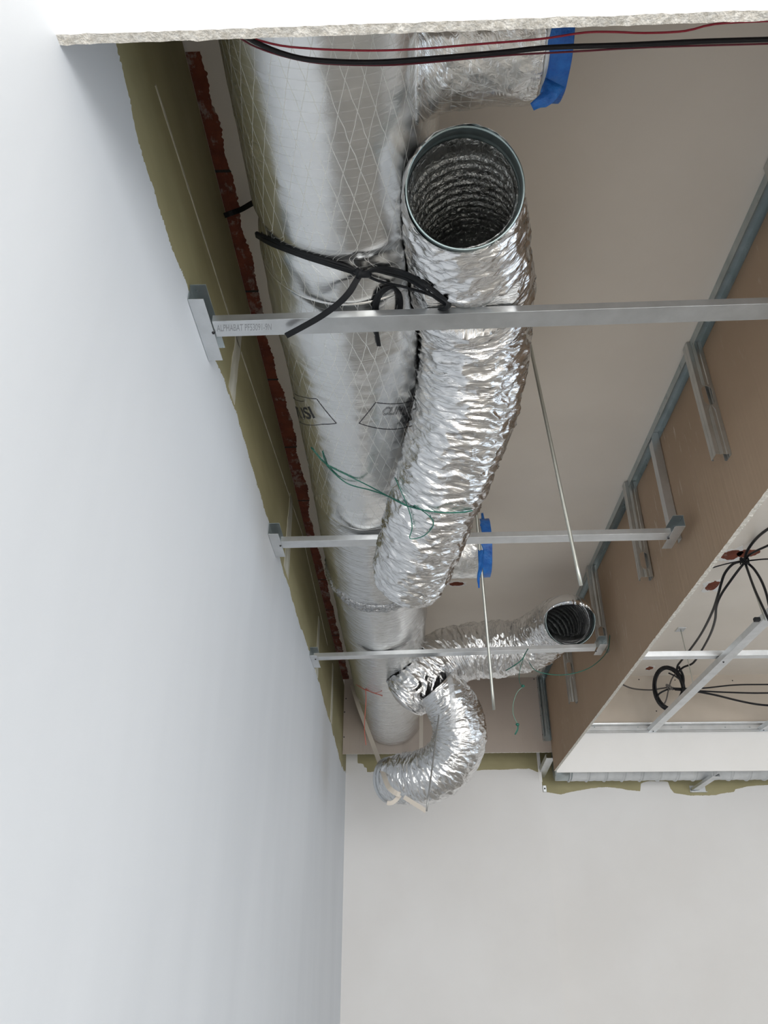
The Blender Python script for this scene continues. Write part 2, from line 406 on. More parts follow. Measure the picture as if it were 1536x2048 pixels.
panel('plasterboard_panel', 'long brown-backed plasterboard upstand running towards the far wall, white cut lower edge', (BX, .5255, BZ), (BX+.0145, BY, CEIL), {**PW, '-x':'brown_paper', '+x':'paint_panel', '-y':'gypsum', '+y':'gypsum'}, .0016)
panel('plasterboard_panel', 'bare grey-brown plasterboard bulkhead the big round duct runs into', (XL+.004, BY, 1.098), (BX+.0145, BY+.0125, CEIL), {**PW, '-y':'grey_paper', '+y':'grey_paper', '-x':'gypsum', '+x':'gypsum'}, .0012)
# right bulkhead in two finishes
bm = bmesh.new(); bm_box(bm, (BX+.016, BY, BZ-.008), (4.4, BY+.0125, 1.225), 0, 0)
o = bm_obj('plasterboard_panel', bm, 'paint_panel'); tag(o, 'smooth white plasterboard band below the steel channel, right of the brown board', 'plasterboard')
bm = bmesh.new(); bm_box(bm, (BX+.016, BY, 1.2255), (4.4, BY+.0125, CEIL), 0, 0)
o = bm_obj('plasterboard_panel', bm, 'beige_paper'); tag(o, 'bare beige plasterboard strip above the steel channel, behind the black cables', 'plasterboard')
# board screws
def screws(parent_thing, pts, axis, r=.0042, mt='screw_black'):
    for p in pts:
        bm = bmesh.new(); bmesh.ops.create_cone(bm, cap_ends=True, segments=14, radius1=r, radius2=r*.6, depth=.003)
        rot = {'y': Matrix.Rotation(math.pi/2, 4, 'X'), 'x': Matrix.Rotation(math.pi/2, 4, 'Y'), 'z': Matrix.Rotation(math.pi, 4, 'X')}[axis]
        bmesh.ops.transform(bm, matrix=Matrix.Translation(p) @ rot, verts=bm.verts)
        bm_obj('screw', bm, mt, parent_thing)
boards = {o['label']: o for o in COL.objects if o.name.startswith('plasterboard_panel')}
bl = next(o for k, o in boards.items() if 'grey-brown' in k); br = next(o for k, o in boards.items() if 'beige' in k)
screws(bl, [W(x, y, y=BY-.001) for x, y in ((692,1397), (689,1424), (688,1474), (1068,1358))], 'y')
screws(br, [W(x, y, y=BY-.001) for x, y in ((1278,1359), (1350,1360), (1465,1361), (1313,1422))], 'y')

# ------------------------------------------------------------------ steel profiles
def profile_sweep(name, section, p0, p1, up, material, parent=None, t=.0012, bev=True):
    """open sheet section (list of (a,b)) extruded from p0 to p1; a runs sideways, b along up; sheet thickness t"""
    p0 = Vector(p0); p1 = Vector(p1); T = (p1-p0).normalized(); up = Vector(up); up = (up-T*up.dot(T)).normalized(); sd = T.cross(up)
    pts = [Vector((a, b)) for a, b in section]; n = len(pts); outer = []; inn = []
    for i, p in enumerate(pts):
        d1 = (pts[i]-pts[i-1]).normalized() if i else None; d2 = (pts[i+1]-pts[i]).normalized() if i < n-1 else None
        d = (d1+d2).normalized() if d1 and d2 else (d1 or d2); nn = Vector((-d.y, d.x))
        k = 1.0
        if d1 and d2: k = 1/max(.4, nn.dot(Vector((-d1.y, d1.x))))
        outer.append(p); inn.append(p+nn*t*k)
    loop = outer+inn[::-1]; V = []; F = []; m_ = len(loop)
    for q in (p0, p1):
        for a in loop: V.append(q+sd*a.x+up*a.y)
    for i in range(m_): F.append((i, (i+1) % m_, m_+(i+1) % m_, m_+i))
    for i in range(n-1):
        F.append((i, i+1, m_-2-i, m_-1-i)); F.append((m_+i, m_+m_-1-i, m_+m_-2-i, m_+i+1))
    bm = bmesh.new(); vs = [bm.verts.new(v) for v in V]
    for f in F: bm.faces.new([vs[i] for i in f])
    bmesh.ops.recalc_face_normals(bm, faces=bm.faces)
    if bev:
        es = [e for e in bm.edges if abs((e.verts[0].co-e.verts[1].co).normalized().dot(T)) > .98 and e.is_manifold and e.calc_face_angle(0) > .6]
        bmesh.ops.bevel(bm, geom=es, offset=min(.0018, t*.45 if t < .003 else .0018), segments=2, affect='EDGES')
    me = bpy.data.meshes.new(name); bm.to_mesh(me); bm.free(); return link(name, me, material, parent)
# furring rail: flat 45 mm face down, 17 mm sides, lips at the top
RAIL = [(-.0165,.0175), (-.0225,.0175), (-.0225,.0), (.0225,.0), (.0225,.0175), (.0165,.0175)]
BARZ = 1.12
bars = {}
def bar(key, label, pL, pR, n_x=None):
    t = thing('ceiling_rail', label, 'metal rail', pL, 'steel rails crossing under the ducts')
    d = Vector((0, .0225, 0)); profile_sweep('rail_profile', RAIL, Vector(pL)+d, Vector(pR)+d, (0,0,1), 'steel', t)
    bars[key] = t; return t
b1 = bar(1, 'nearest and thickest-looking steel rail, spanning the whole width with dotted print at its left end', W(424,643,z=BARZ), W(1640,604,z=BARZ))
b2 = bar(2, 'second steel rail from the camera, passing behind the big flexible duct', W(562,1083,z=BARZ), W(1343,1066,z=BARZ))
b3 = bar(3, 'farthest steel rail under the ducts, in front of the small foil tube with round opening', W(628,1314,z=BARZ), W(1193,1295,z=BARZ))
TRK = [(-.016,.030), (-.016,.0), (.016,.0), (.016,.030)]
def wall_bracket(label, x0, y0, y1, z, side, sx, nm='rail_bracket'):
    """short piece of channel lying on its side: web on the wall, one flange under the rail end, one above"""
    t = thing(nm, label, 'metal bracket', (x0, y0, z), 'rail end brackets'); s = side
    bm = bmesh.new(); h = .034; fl = .031
    bm_box(bm, (min(x0, x0+s*.0012), y0, z-.0015), (max(x0, x0+s*.0012), y1, z+h)); 
    bm_obj('web', bm, 'dark_steel', t)
    box('lower_flange', (min(x0, x0+s*fl), y0, z-.0016), (max(x0, x0+s*fl), y1, z-.0002), 'steel', t, .0004)
    box('upper_flange', (min(x0, x0+s*fl*1.05), y0-.004, z+h), (max(x0, x0+s*fl*1.05), y1, z+h+.0012), 'dark_steel', t, .0004)
    screws(t, sx, 'z', .004); return t
p = W(427,665,z=BARZ-.002); wall_bracket('large near steel bracket on the left wall holding the nearest rail', XL+.001, 1.083, 1.262, BARZ-.001, 1, [(p.x, p.y, BARZ-.0035)])
p = W(561,1091,z=BARZ-.002); wall_bracket('middle steel bracket on the left wall holding the second rail', XL+.001, 2.05, 2.205, BARZ-.001, 1, [(p.x, p.y, BARZ-.0035)])
p = W(631,1318,z=BARZ-.002); wall_bracket('small far steel bracket on the left wall holding the farthest rail', XL+.001, 3.14, 3.30, BARZ-.001, 1, [(p.x, p.y, BARZ-.0035)])
p = W(1337,1076,z=BARZ-.002); wall_bracket('steel bracket by the brown board at the right end of the second rail', BX-.042, 2.045, 2.19, BARZ-.001, -1, [(p.x, p.y, BARZ-.0035)])
p = W(1192,1302,z=BARZ-.002); wall_bracket('steel bracket by the brown board at the right end of the farthest rail', BX-.056, 3.05, 3.18, BARZ-.001, -1, [(p.x, p.y, BARZ-.0035)])

# ceiling channel along the brown board: web on the ceiling, flanges down
t = thing('ceiling_channel', 'long steel channel fixed to the ceiling along the top of the brown board', 'metal channel', (BX-.016, .53, CEIL))
cx0, cx1 = BX-.033, BX-.0005
def chan(y0, y1, zz):
    profile_sweep('channel_length', [(-.0165,-.028), (-.0165,-.0005), (.0165,-.0005), (.0165,-.028)], ((cx0+cx1)/2, y0, CEIL-.0005-zz), ((cx0+cx1)/2, y1, CEIL-.0005-zz), (0,0,1), 'dark_steel', t, t=-.001)
chan(.53, 1.84, 0); chan(1.842, BY-.002, .0)
screws(t, [(BX-.022, y, CEIL-.003) for y in (.9, 1.27, 1.64, 1.86, 2.05, 2.3, 2.62, 3.0, 3.4, 3.8)], 'z', .005)

# studs hanging from the channel on the brown board
def stud(label, y, z0, holes, w=.042, dpt=.034, lean=0.0, x1=None, top=None):
    x1 = BX-.001 if x1 is None else x1; x0 = x1-w; t = thing('metal_stud', label, 'metal stud', (x0, y, z0), 'studs hanging on the brown board')
    zt = CEIL-.004 if top is None else top
    # web faces the camera: grid with ribs and oblong holes cut by bmesh faces
    bm = bmesh.new(); xs = [0, .10, .24, .27, .30, .33, .5, .67, .70, .73, .76, .90, 1]; off = {.27:.0015, .30:.0022, .33:.0015, .67:.0015, .70:.0022, .73:.0015}
    zs = set([z0, zt]); hw = .24
    for h in holes:
        for k in range(13): zs.add(h-.034+.068*k/12)
    z = z0
    while z < zt: zs.add(round(z, 3)); z += .03
    zs = sorted(q for q in zs if z0 <= q <= zt); grid = []
    # around a hole the inner columns follow the oblong outline
    def xcol(f, z):
        for h in holes:
            dz = abs(z-h)
            if dz <= .0341 and f in (.24,.27,.30,.33,.5,.67,.70,.73,.76):
                rr = 1.0 if dz < .018 else math.sqrt(max(0, 1-((dz-.018)/.0161)**2))
                if f != .5:
                    sgn = -1 if f < .5 else 1; target = .5+sgn*.35*rr
                    if f in (.33,.67): return target
                    j = {.30:.27,.70:.73}.get(f)
                    k = {.24:.04,.27:.03,.30:.015}.get(f if f < .5 else round(1-f,2), 0)
                    return target+sgn*k*.9 if abs(target+sgn*k*.9-.5) > 0 else f
        return f
    for z in zs:
        ln = lean*(zt-z)/(zt-z0); row = []
        for f in xs:
            inh = any(abs(z-h) <= .0341 for h in holes)
            dy = 0 if inh else off.get(f, 0)
            row.append(bm.verts.new((x0+w*xcol(f, z)+ln, y+dy, z)))
        grid.append(row)
    for i in range(len(zs)-1):
        zm = (zs[i]+zs[i+1])/2
        for k in range(len(xs)-1):
            if any(abs(zm-h) < .034 for h in holes) and .33 <= xs[k] < .67: continue
            bm.faces.new((grid[i][k], grid[i][k+1], grid[i+1][k+1], grid[i+1][k]))
    me = bpy.data.meshes.new('web'); bm.normal_update(); bm.to_mesh(me); bm.free(); o = link('web', me, 'stud_steel', t)
    md = o.modifiers.new('sheet', 'SOLIDIFY'); md.thickness = .0009; md.offset = 0
    for nm, xa, sg in (('near_flange', x0, 1), ('board_flange', x1, -1)):
        V = []; F = []
        for z in (z0, zt):
            ln = lean*(zt-z)/(zt-z0)
            for a, b in ((0,0), (0,dpt*.45), (sg*.0018,dpt*.5), (0,dpt*.55), (0,dpt), (sg*.006,dpt)): V.append((xa+a+ln, y+b, z))
        for k in range(5): F.append((k, k+1, k+7, k+6))
        o = link(nm, mesh_from(V, F, nm), 'stud_steel', t); md = o.modifiers.new('sheet', 'SOLIDIFY'); md.thickness = .0009; md.offset = 0
    return t
steel('stud_steel', (.50,.51,.49), (.62,.63,.62), .33)
stud('short stud at the right edge of the view above the nearest rail', 1.13, 1.22, [])
stud('first and largest slotted stud on the brown board, right of the long leaning rod', 1.742, 1.172, [1.372])
stud('slotted stud on the brown board crossed by the second rail', 2.51, 1.170, [1.235], lean=-.004)
stud('slotted stud on the brown board beside the round duct opening', 3.235, 1.158, [1.235])
stud('short slotted stud below the farthest rail, behind the looping green wire', 3.985, 1.150, [1.33])
t = thing('metal_stud', 'dark open-sided stud in the corner where the brown board meets the bulkhead', 'metal stud', (BX-.05, BY-.05, 1.165))
profile_sweep('channel_body', [(-.0235,-.048), (-.0235,0), (.0235,0), (.0235,-.048)], (BX-.026, BY-.0015, 1.165), (BX-.026, BY-.0015, CEIL-.002), (0,1,0), 'dark_steel', t, t=-.0012)
profile_sweep('inner_stud', [(-.010,-.040), (-.010,-.006), (.010,-.006), (.010,-.040)], (BX-.026, BY-.004, 1.19), (BX-.026, BY-.004, CEIL-.004), (0,1,0), 'dark_steel', t, t=-.0012)
screws(t, [(BX-.05, BY-.02, z) for z in (1.2, 1.32, 1.5)], 'x', .004)
# hanger rail piece carrying the second rail's bracket
t = thing('hanger_rail', 'narrow steel profile hanging on the brown board above the end of the second rail', 'metal rail', (BX-.028, 2.2, 1.15))
profile_sweep('rail_profile', [(-.012,.032), (-.014,.034), (-.014,0), (.014,0), (.014,.034), (.012,.032)], (BX-.0155, 2.195, 1.155), (BX-.0155, 2.195, CEIL-.004), (0,1,0), 'steel', t)

# ------------------------------------------------------------------ right bay: channel, rails, hangers
t = thing('wall_channel', 'ribbed steel channel along the top of the white band on the right', 'metal channel', (2, BY, 1.21))
zc = 1.208
sec = [(0,-.004), (0,0), (.006,.001), (.012,.001), (.014,.006), (.018,.009), (.024,.009), (.030,.009), (.038,.009), (.044,.009), (.048,.006), (.050,.001), (.056,.001), (.062,0), (.062,-.004)]
V = []; F = []
for x in (BX+.018, 4.38):
    for a, b in sec: V.append((x, BY-.006-.010+b, zc+a))
n = len(sec)
for k in range(n-1): F.append((k, k+1, n+k+1, n+k))
o = link('channel_face', mesh_from(V, F), 'steel', t); md = o.modifiers.new('sheet', 'SOLIDIFY'); md.thickness = .001
screws(t, [W(x, y, y=BY-.012) for x, y in ((1189,1454), (1276,1454), (1363,1454), (1451,1454), (1500,1454))], 'y', .004, 'dark_steel')
RZ = 1.213
RAILW = [(-.019,.024), (-.0275,.024), (-.0235,.0), (.0235,.0), (.0275,.024), (.019,.024)]
def lrail(label, x, y0, y1, z, dx=0):
    t = thing('ceiling_rail', label, 'metal rail', (x, y0, z), 'long rails of the right ceiling grid')
    profile_sweep('rail_profile', RAILW, (x+dx, y0, z), (x, y1, z), (0,0,1), 'steel', t); return t
r1 = lrail('long steel rail rising to the right edge past the black cable coil', 1.512, .7, BY-.010, RZ, -.02)
screws(r1, [(W(1447,1324,z=RZ).x, W(1447,1324,z=RZ).y, RZ-.002), (W(1311,1458,z=RZ).x, BY-.03, RZ-.002)], 'z', .0045)
r2 = lrail('short visible end of steel rail at the right edge above the white band', 2.195, .7, BY-.010, RZ, -.02)
screws(r2, [(2.19, BY-.03, RZ-.002)], 'z', .0045)
t = thing('ceiling_rail', 'thin pale steel cross rail in the right bay, passing above the long rail', 'metal rail', (1.1, 3.5, RZ+.03))
pa = W(1286,1310,z=RZ+.028); profile_sweep('rail_profile', RAILW, (BX+.02, pa.y+.045, RZ+.028), (4.38, pa.y+.045, RZ+.028), (0,0,1), 'steel', t)
def hanger(label, ptop, pbot, r, plate=True):
    t = thing('threaded_rod', label, 'rod', ptop); cable('rod', [ptop, (Vector(ptop)+Vector(pbot))/2, pbot], r, 'rod_steel', t, .05)
    if plate:
        bm = bmesh.new(); bm_box(bm, Vector(ptop)+Vector((-.022,-.03,-.003)), Vector(ptop)+Vector((.022,.03,.002)), .001); bm_obj('ceiling_plate', bm, 'steel', t)
    return t
steel('rod_steel', (.46,.47,.43), (.56,.57,.52), .42)
steel('dull_rod', (.35,.35,.34), (.42,.42,.41), .4)
a = W(1361,1258,z=CEIL); b = W(1387,1369,z=RZ+.03); hanger('thin hanger rod with ceiling plate above the black cable coil', a-Vector((0,0,.002)), (W(1387,1369,y=3.98)), .0026)
a = W(1486,1118,z=CEIL); hanger('thin hanger rod dropping from the cable knot to the long rail', a-Vector((0,0,.004)), W(1530,1240,y=2.93), .0030, False)
# rods
hp = W(1055,664,z=CEIL-.002); hanger('long grey threaded rod leaning right, ending near the brown board', W(1048,632,z=CEIL-.002), W(1162,1171,y=1.72), .0048, False)
hanger('second long grey threaded rod, hanging in the middle above the small foil tube', W(944,925,z=CEIL-.002), W(988,1420,y=2.64), .0050, False)
# white diagonal edge rail and small brackets beyond the bulkhead
t = thing('edge_rail', 'short white-grey rail from the brown board corner back to the far wall', 'metal rail', (BX, 5.0, 1.05))
pa = W(1095,1533,y=BY+.03); pb = W(1090,1578,y=FARL)
profile_sweep('rail_profile', RAILW, (BX-.012, BY+.015, 1.065), (.873, FARR-.01, 1.035), (0,0,1), 'steel', t)
t = thing('rail_bracket', 'tiny steel end bracket beside the green strip at the inner corner of the far wall', 'metal bracket', (.90, FARR-.02, .93))
bm = bmesh.new(); q = W(1085,1571,y=FARR-.012); q2 = W(1091,1584,y=FARR-.012); bm_box(bm, (q.x, FARR-.02, q2.z), (q2.x+.008, FARR-.0005, q.z), .002); bm_obj('bracket_body', bm, 'steel', t)
screws(t, [((q.x+q2.x)/2+.004, FARR-.021, (q.z+q2.z)/2)], 'y', .006)
t = thing('rail_bracket', 'steel foot bracket on the far wall where the diagonal rail lands', 'metal bracket', (2, FARR-.02, .93))
q = W(1379,1571,y=FARR-.01); q2 = W(1413,1585,y=FARR-.01)
bm = bmesh.new(); bm_box(bm, (q.x, FARR-.03, q2.z), (q2.x, FARR-.0005, q2.z+.003)); bm_box(bm, (q.x, FARR-.004, q2.z), (q2.x, FARR-.0005, q.z)); bm_obj('bracket_body', bm, 'steel', t)
screws(t, [(q.x+.018, FARR-.031, (q.z+q2.z)/2)], 'y', .006)
t = thing('edge_rail', 'grey diagonal rail behind the white band, landing on the far wall bracket', 'metal rail', (2.2, 5.1, 1))
pa = W(1390,1583,y=FARR-.02)
profile_sweep('rail_profile', RAIL, (pa.x, FARR-.03, pa.z+.005), (pa.x+.0, BY+.03, pa.z+.012), (0,0,1), 'steel', t)

# spiral duct behind the white band
t = thing('spiral_duct', 'pale ribbed spiral duct seen edge-on under the white band, by the far wall', 'duct', (2.5, 5.12, 1.12))
R_ = .105; zc = .970+R_; P = []; x = 1.01
rr = []
while x < 4.35:
    f = (x*1/.112) % 1.0; rr.append(R_ + (.007 if f < .07 else -.008 if f < .14 else 0) - .002*math.exp(-((f-.5)/.1)**2)); P.append((x, 5.125, zc)); x += .004
v, f, u = sweep(P, lambda i: rr[i], 64, disp=lambda th, s, p: .0015*noise.noise(Vector((p.x*9, math.cos(th)*2, math.sin(th)*2))))
link('duct_body', mesh_from(v, f, 'd', u), 'spiral_white', t, True)
v, f, u = sweep([(.93, 5.125, zc), (1.0, 5.125, zc), (1.03, 5.125, zc)], .103, 48); link('end_collar', mesh_from(v, f, 'd', u), 'dark_steel', t, True)

# ------------------------------------------------------------------ the big insulated duct
DX, DZ, DR = -.110, 1.335, .186
duct = thing('insulated_duct', 'big straight foil-wrapped round duct running along the left wall into the bulkhead', 'duct', (DX, .6, DZ))
Yof = lambda py, z=DZ-DR: W(740, py, z=z).y
JS = dict(lip=Yof(612), j1=Yof(1062), band=Yof(1212), j2=Yof(1302), j3=Yof(1425))
def rprof(y):
    r = DR
    r += .006*math.exp(-((y-1.30)/.12)**2)
    r -= .010*math.exp(-((y-1.035)/.022)**2)
    r += interp(y, [(0,0), (1.5,-.001), (2.0,0), (2.3,.004), (2.45,.009), (4.9,.004)])
    return r
def duct_section(y0, y1, m_, ups, lip=.004, amp=1.0):
    n = int((y1-y0)/.006); P = [(DX, y0+(y1-y0)*i/n, DZ) for i in range(n+1)]
    def rad(i):
        y = P[i][1]; e = 0
        d0 = y-y0; d1 = y1-y
        e += lip*math.exp(-d1/.03) - .012*math.exp(-(d1/.006)**1.0)
        return rprof(y)+e
    def disp(th, s, p):
        c, sn = math.cos(th), math.sin(th)
        je = math.exp(-min(p.y-y0, y1-p.y)/.07)
        w = noise.noise(Vector((c*1.6, sn*1.6, p.y*14))); rid = (1-abs(w)*2.2)
        return amp*(.0016*noise.noise(Vector((c*3, sn*3, p.y*3.3))) + (.0006+.0028*je)*rid*.7 + .0007*noise.noise(Vector((c*5, sn*5, p.y*40))))
    v, f, u = sweep(P, rad, 220, disp, cap=True, first=Vector((0,0,1)), v0=y0)
    me = mesh_from(v, f, 'duct', u); return link('duct_section', me, m_, duct, True)
secs = [duct_section(.528, JS['lip'], 'scrim_foil', 0), duct_section(JS['lip']-.01, JS['j1'], 'scrim_foil', 0, amp=1.4), duct_section(JS['j1']-.01, JS['band'], 'smooth_foil', 0, amp=1.8),
        duct_section(JS['band']-.01, JS['j2'], 'smooth_foil', 0, amp=2.0), duct_section(JS['j2']-.01, BY-.002, 'smooth_foil', 0, amp=1.6)]
# crumpled tape band over a joint
def ringband(y0, y1, r, m_, amp, name='tape_band'):
    n = int((y1-y0)/.0025); P = [(DX, y0+(y1-y0)*i/n, DZ) for i in range(n+1)]
    def disp(th, s, p):
        c, sn = math.cos(th), math.sin(th); a = noise.noise(Vector((c*9, sn*9, p.y*30)))
        return amp*(1-abs(a)*2) + amp*.6*noise.noise(Vector((c*30, sn*30, p.y*60)))
    v, f, u = sweep(P, lambda i: r+.004*math.sin(math.pi*i/n), 300, disp, cap=True, first=Vector((0,0,1)))
    return link(name, mesh_from(v, f, 'b', u), m_, duct, True)
ringband(JS['band']-.028, JS['band']+.03, rprof(JS['band'])+.003, 'band_foil', .0065)
# branches to the right with collar and blue tape
def branch(y, z, r, x1, seedv):
    x0 = DX+.10; n = int((x1-x0)/.004); P = [(x0+(x1-x0)*i/n, y, z) for i in range(n+1)]
    def rad(i):
        x = P[i][0]; xs = DX+DR-.045; return r+(.034*math.exp(-(x-xs)/.035) if x > xs else .034-(xs-x)*1.3)
    def disp(th, s, p):
        c, sn = math.cos(th), math.sin(th); a = noise.noise(Vector((c*2.2+seedv, sn*2.2, p.x*16))); k = math.exp(-(p.x-x0)/.12)
        return .0030*(1-abs(a)*2)*(.5+1.6*k) + .0016*noise.noise(Vector((c*6, sn*6, p.x*50+seedv)))
    v, f, u = sweep(P, rad, 180, disp, True, v0=0); b = link('branch_pipe', mesh_from(v, f, 'b', u), 'branch_foil', duct, True)
    v, f, u = sweep([(x1-.01, y, z), (x1+.012, y, z), (x1+.024, y, z)], r*.965, 72); link('branch_collar', mesh_from(v, f, 'c', u), 'steel', b, True)
    P = [(x1+.010+.034*i/14, y, z) for i in range(15)]
    def d2(th, s, p): return .003*noise.noise(Vector((math.cos(th)*3+seedv, math.sin(th)*3, p.x*40)))+.002
    v, f, u = sweep(P, r*.97, 120, d2, True)
    # ragged near edge
    for i in range(len(v)):
        if i//121 < 5: v[i] = Vector(v[i])-Vector((.014*max(0, fbm(v[i][1]*30, v[i][2]*30, seedv)), 0, 0))
    link('blue_tape', mesh_from(v, f, 't', u), 'blue_tape', b, True)
    return b
foil('branch_foil', (.80,.80,.79), .25, .35, (22, 22), True, .35)
B1Y = .715
bb1 = branch(B1Y, 1.335, .108, .232, 3)
b2x = W(957, 1110, y=2.56).x; bb2 = branch(2.585, 1.335, .112, b2x, 8)
# hanging ends of tape
def flap(parent, pts, w, w1):
    p = spline(pts, .006); V = []; F = []
    for i, q in enumerate(p):
        t_ = i/(len(p)-1); ww = w+(w1-w)*t_; ww *= 1+.25*noise.noise(Vector((t_*6, 2, 1))); q = Vector(q[:3])
        d = (Vector(p[min(i+1, len(p)-1)][:3])-Vector(p[max(0,i-1)][:3])).normalized(); s = d.cross(q.normalized()).normalized()
        for k in range(5): V.append(q+s*ww*(k/4-.5)+q.normalized()*.003*math.sin(k*1.7+i*.5))
    for i in range(len(p)-1):
        for k in range(4): F.append((i*5+k, i*5+k+1, i*5+k+6, i*5+k+5))
    o = link('tape_end', mesh_from(V, F), 'blue_tape', parent, True); md = o.modifiers.new('s', 'SOLIDIFY'); md.thickness = .0006; return o
flap(bb1, [W(1110,165,z=1.22), W(1095,195,z=1.20), W(1078,205,z=1.195), W(1064,214,z=1.19)], .035, .012)
flap(bb2, [W(962,1100,y=2.46), W(961,1135,y=2.46), W(957,1155,y=2.46), W(958,1176,y=2.46)], .022, .006)
flap(bb2, [W(964,1026,y=2.55), W(967,1045,y=2.52), W(969,1068,y=2.5)], .008, .018)
# foil gather where the near branch leaves the duct
# ------------------------------------------------------------------ printed text on the duct
def cyl_hit(px, py, r=None):
    r = r or DR; d = ((px-768)*RT-(py-1024)*UP+FPX*FW).normalized()
    a = d.x**2+d.z**2; b = -2*(d.x*DX+d.z*DZ); c = DX**2+DZ**2-r*r; disc = max(0.0, b*b-4*a*c)
    t_ = (-b-math.sqrt(disc))/(2*a); p = d*t_; return math.atan2(p.x-DX, -(p.z-DZ)), p.y
def cyl_pt(th, y, off=.0012):
    r = rprof(y)+off; return Vector((DX+math.sin(th)*r, y, DZ-math.cos(th)*r))
def on_surface(p, off=.0012):
    d = p.normalized(); h = bvh.ray_cast(Vector((0,0,0)), d)
    if h[0] is None or abs(h[3]-p.length) > .12: return p
    return d*(h[3]-off)
def text_mesh(body, outline=False, shear=0.0, bold=.0):
    cu = bpy.data.curves.new('t', 'FONT'); cu.body = body; cu.size = 1.0; cu.shear = shear; cu.offset = bold
    if outline: cu.fill_mode = 'NONE'; cu.bevel_depth = .014; cu.bevel_resolution = 0
    cu.resolution_u = 5
    o = bpy.data.objects.new('t', cu); COL.objects.link(o); dg = bpy.context.evaluated_depsgraph_get(); dg.update()
    me = bpy.data.meshes.new_from_object(o.evaluated_get(dg)); bpy.data.objects.remove(o); return me
def wrap_text(name, body, corners, parent, mtl, dented=False, **kw):
    """corners: TL, TR, BL pixels of the text box on the duct"""
    me = text_mesh(body, **kw); bm = bmesh.new(); bm.from_mesh(me); bmesh.ops.triangulate(bm, faces=bm.faces)
    xs = [v.co.x for v in bm.verts]; ys = [v.co.y for v in bm.verts]; x0, x1, y0, y1 = min(xs), max(xs), min(ys), max(ys)
    a, b, c = [cyl_hit(*q) for q in corners]
    for v in bm.verts:
        s = (v.co.x-x0)/(x1-x0); t_ = (y1-v.co.y)/(y1-y0)
        if dented:
            (ax_, ay_), (bx_, by_), (cx_, cy_) = corners; v.co = S(ax_+(bx_-ax_)*s+(cx_-ax_)*t_, ay_+(by_-ay_)*s+(cy_-ay_)*t_, .0016); continue
        th = a[0]+(b[0]-a[0])*s+(c[0]-a[0])*t_; y = a[1]+(b[1]-a[1])*s+(c[1]-a[1])*t_
        v.co = on_surface(cyl_pt(th, y, .0022), .0016)
    me2 = bpy.data.meshes.new(name); bm.to_mesh(me2); bm.free(); me2.materials.clear(); return link(name, me2, mtl, parent)
def wrap_line(name, pxs, parent, w=.0008, cyl=True):
    pts = []
    for (a, b) in zip(pxs[:-1], pxs[1:]):
        ta, tb = cyl_hit(*a), cyl_hit(*b)
        for k in range(12): s = k/12; pts.append(on_surface(cyl_pt(ta[0]+(tb[0]-ta[0])*s, ta[1]+(tb[1]-ta[1])*s, .0022)))
    pts.append(cyl_pt(*cyl_hit(*pxs[-1]), .0022))
    v, f, u = sweep(pts, w, 5); return link(name, mesh_from(v, f), 'ink', parent, True)
# dotted maker's print on the nearest rail
me = text_mesh('ALPHABAT PF53091-9N'); bm = bmesh.new(); bm.from_mesh(me)
xs = [v.co.x for v in bm.verts]; ys = [v.co.y for v in bm.verts]
a = W(433,650,z=BARZ-.0004); b = W(543,647,z=BARZ-.0004); c = W(434,663,z=BARZ-.0004)
for v in bm.verts:
    s = (v.co.x-min(xs))/(max(xs)-min(xs)) if False else v.co.x; t_ = v.co.y
X0, X1, Y0, Y1 = min(xs), max(xs), min(ys), max(ys)
for v in bm.verts:
    s = (v.co.x-X0)/(X1-X0); t_ = (Y1-v.co.y)/(Y1-Y0); v.co = a+(b-a)*s+(c-a)*t_
me2 = bpy.data.meshes.new('p'); bm.to_mesh(me2); bm.free(); me2.materials.clear(); link('printed_code', me2, 'grey_ink', b1)

# ------------------------------------------------------------------ flexible ducts
def flex(name, ctrl, seed, period=.03, amp=1.0, parent=None, seg=230, step=.0032, mtl='crinkle_foil', taper=None):
    """ctrl: (x,y,z,r); the foil jacket sags between the wire rings and creases round the tube"""
    p = spline(ctrl, step); n = len(p)
    def disp(th, s, pv):
        c, sn = math.cos(th), math.sin(th)
        warp = .022*noise.noise(Vector((c*1.3+seed, sn*1.3, s*4)))+.010*noise.noise(Vector((c*3.5, sn*3.5, s*14+seed)))
        ss = s+warp
        w1 = noise.noise(Vector((c*1.5, sn*1.5+seed, ss*36))); r1 = 1-min(1, abs(w1)*3.0)
        w2 = noise.noise(Vector((c*3.2+seed, sn*3.2, ss*78))); r2 = 1-min(1, abs(w2)*3.0)
        w3 = noise.noise(Vector((c*7+seed, sn*7, ss*150)))
        big = noise.noise(Vector((c*1.2, sn*1.2+seed, s*7)))
        fade = min(1, .15+s/.07)
        return amp*fade*(.0054*r1 + .0027*r2 + .0009*w3 + .0050*big - .004)
    v, f, u = sweep(p, lambda i: p[i][3], seg, disp, cap=False, first=Vector((0,0,1)))
    o = link(name, mesh_from(v, f, name, u), mtl, parent, True); return o, p
def liner(p, r, length, parent, mtl, pitch=.022):
    """inner lining seen through the open end, with its wire rings"""
    q = [np.array(p[0][:3])]; acc = 0; i = 0
    while acc < length and i < len(p)-1:
        i += 1; acc += np.linalg.norm(p[i][:3]-p[i-1][:3]); q.append(np.array(p[i][:3]))
    def disp(th, s, pv):
        f = (s/pitch) % 1; return .0060*math.exp(-((f-.5)/.11)**2)*-1 + .0012*noise.noise(Vector((math.cos(th)*7, math.sin(th)*7, s*70)))
    v, f, u = sweep(q, r, 160, disp, cap=False); v2, f2 = v, [t_[::-1] for t_ in f]
    e = len(q)-1; f2.append(tuple(e*161+k for k in range(160)))
    return link('inner_liner', mesh_from(v2, f2, 'l', u), mtl, parent, True)
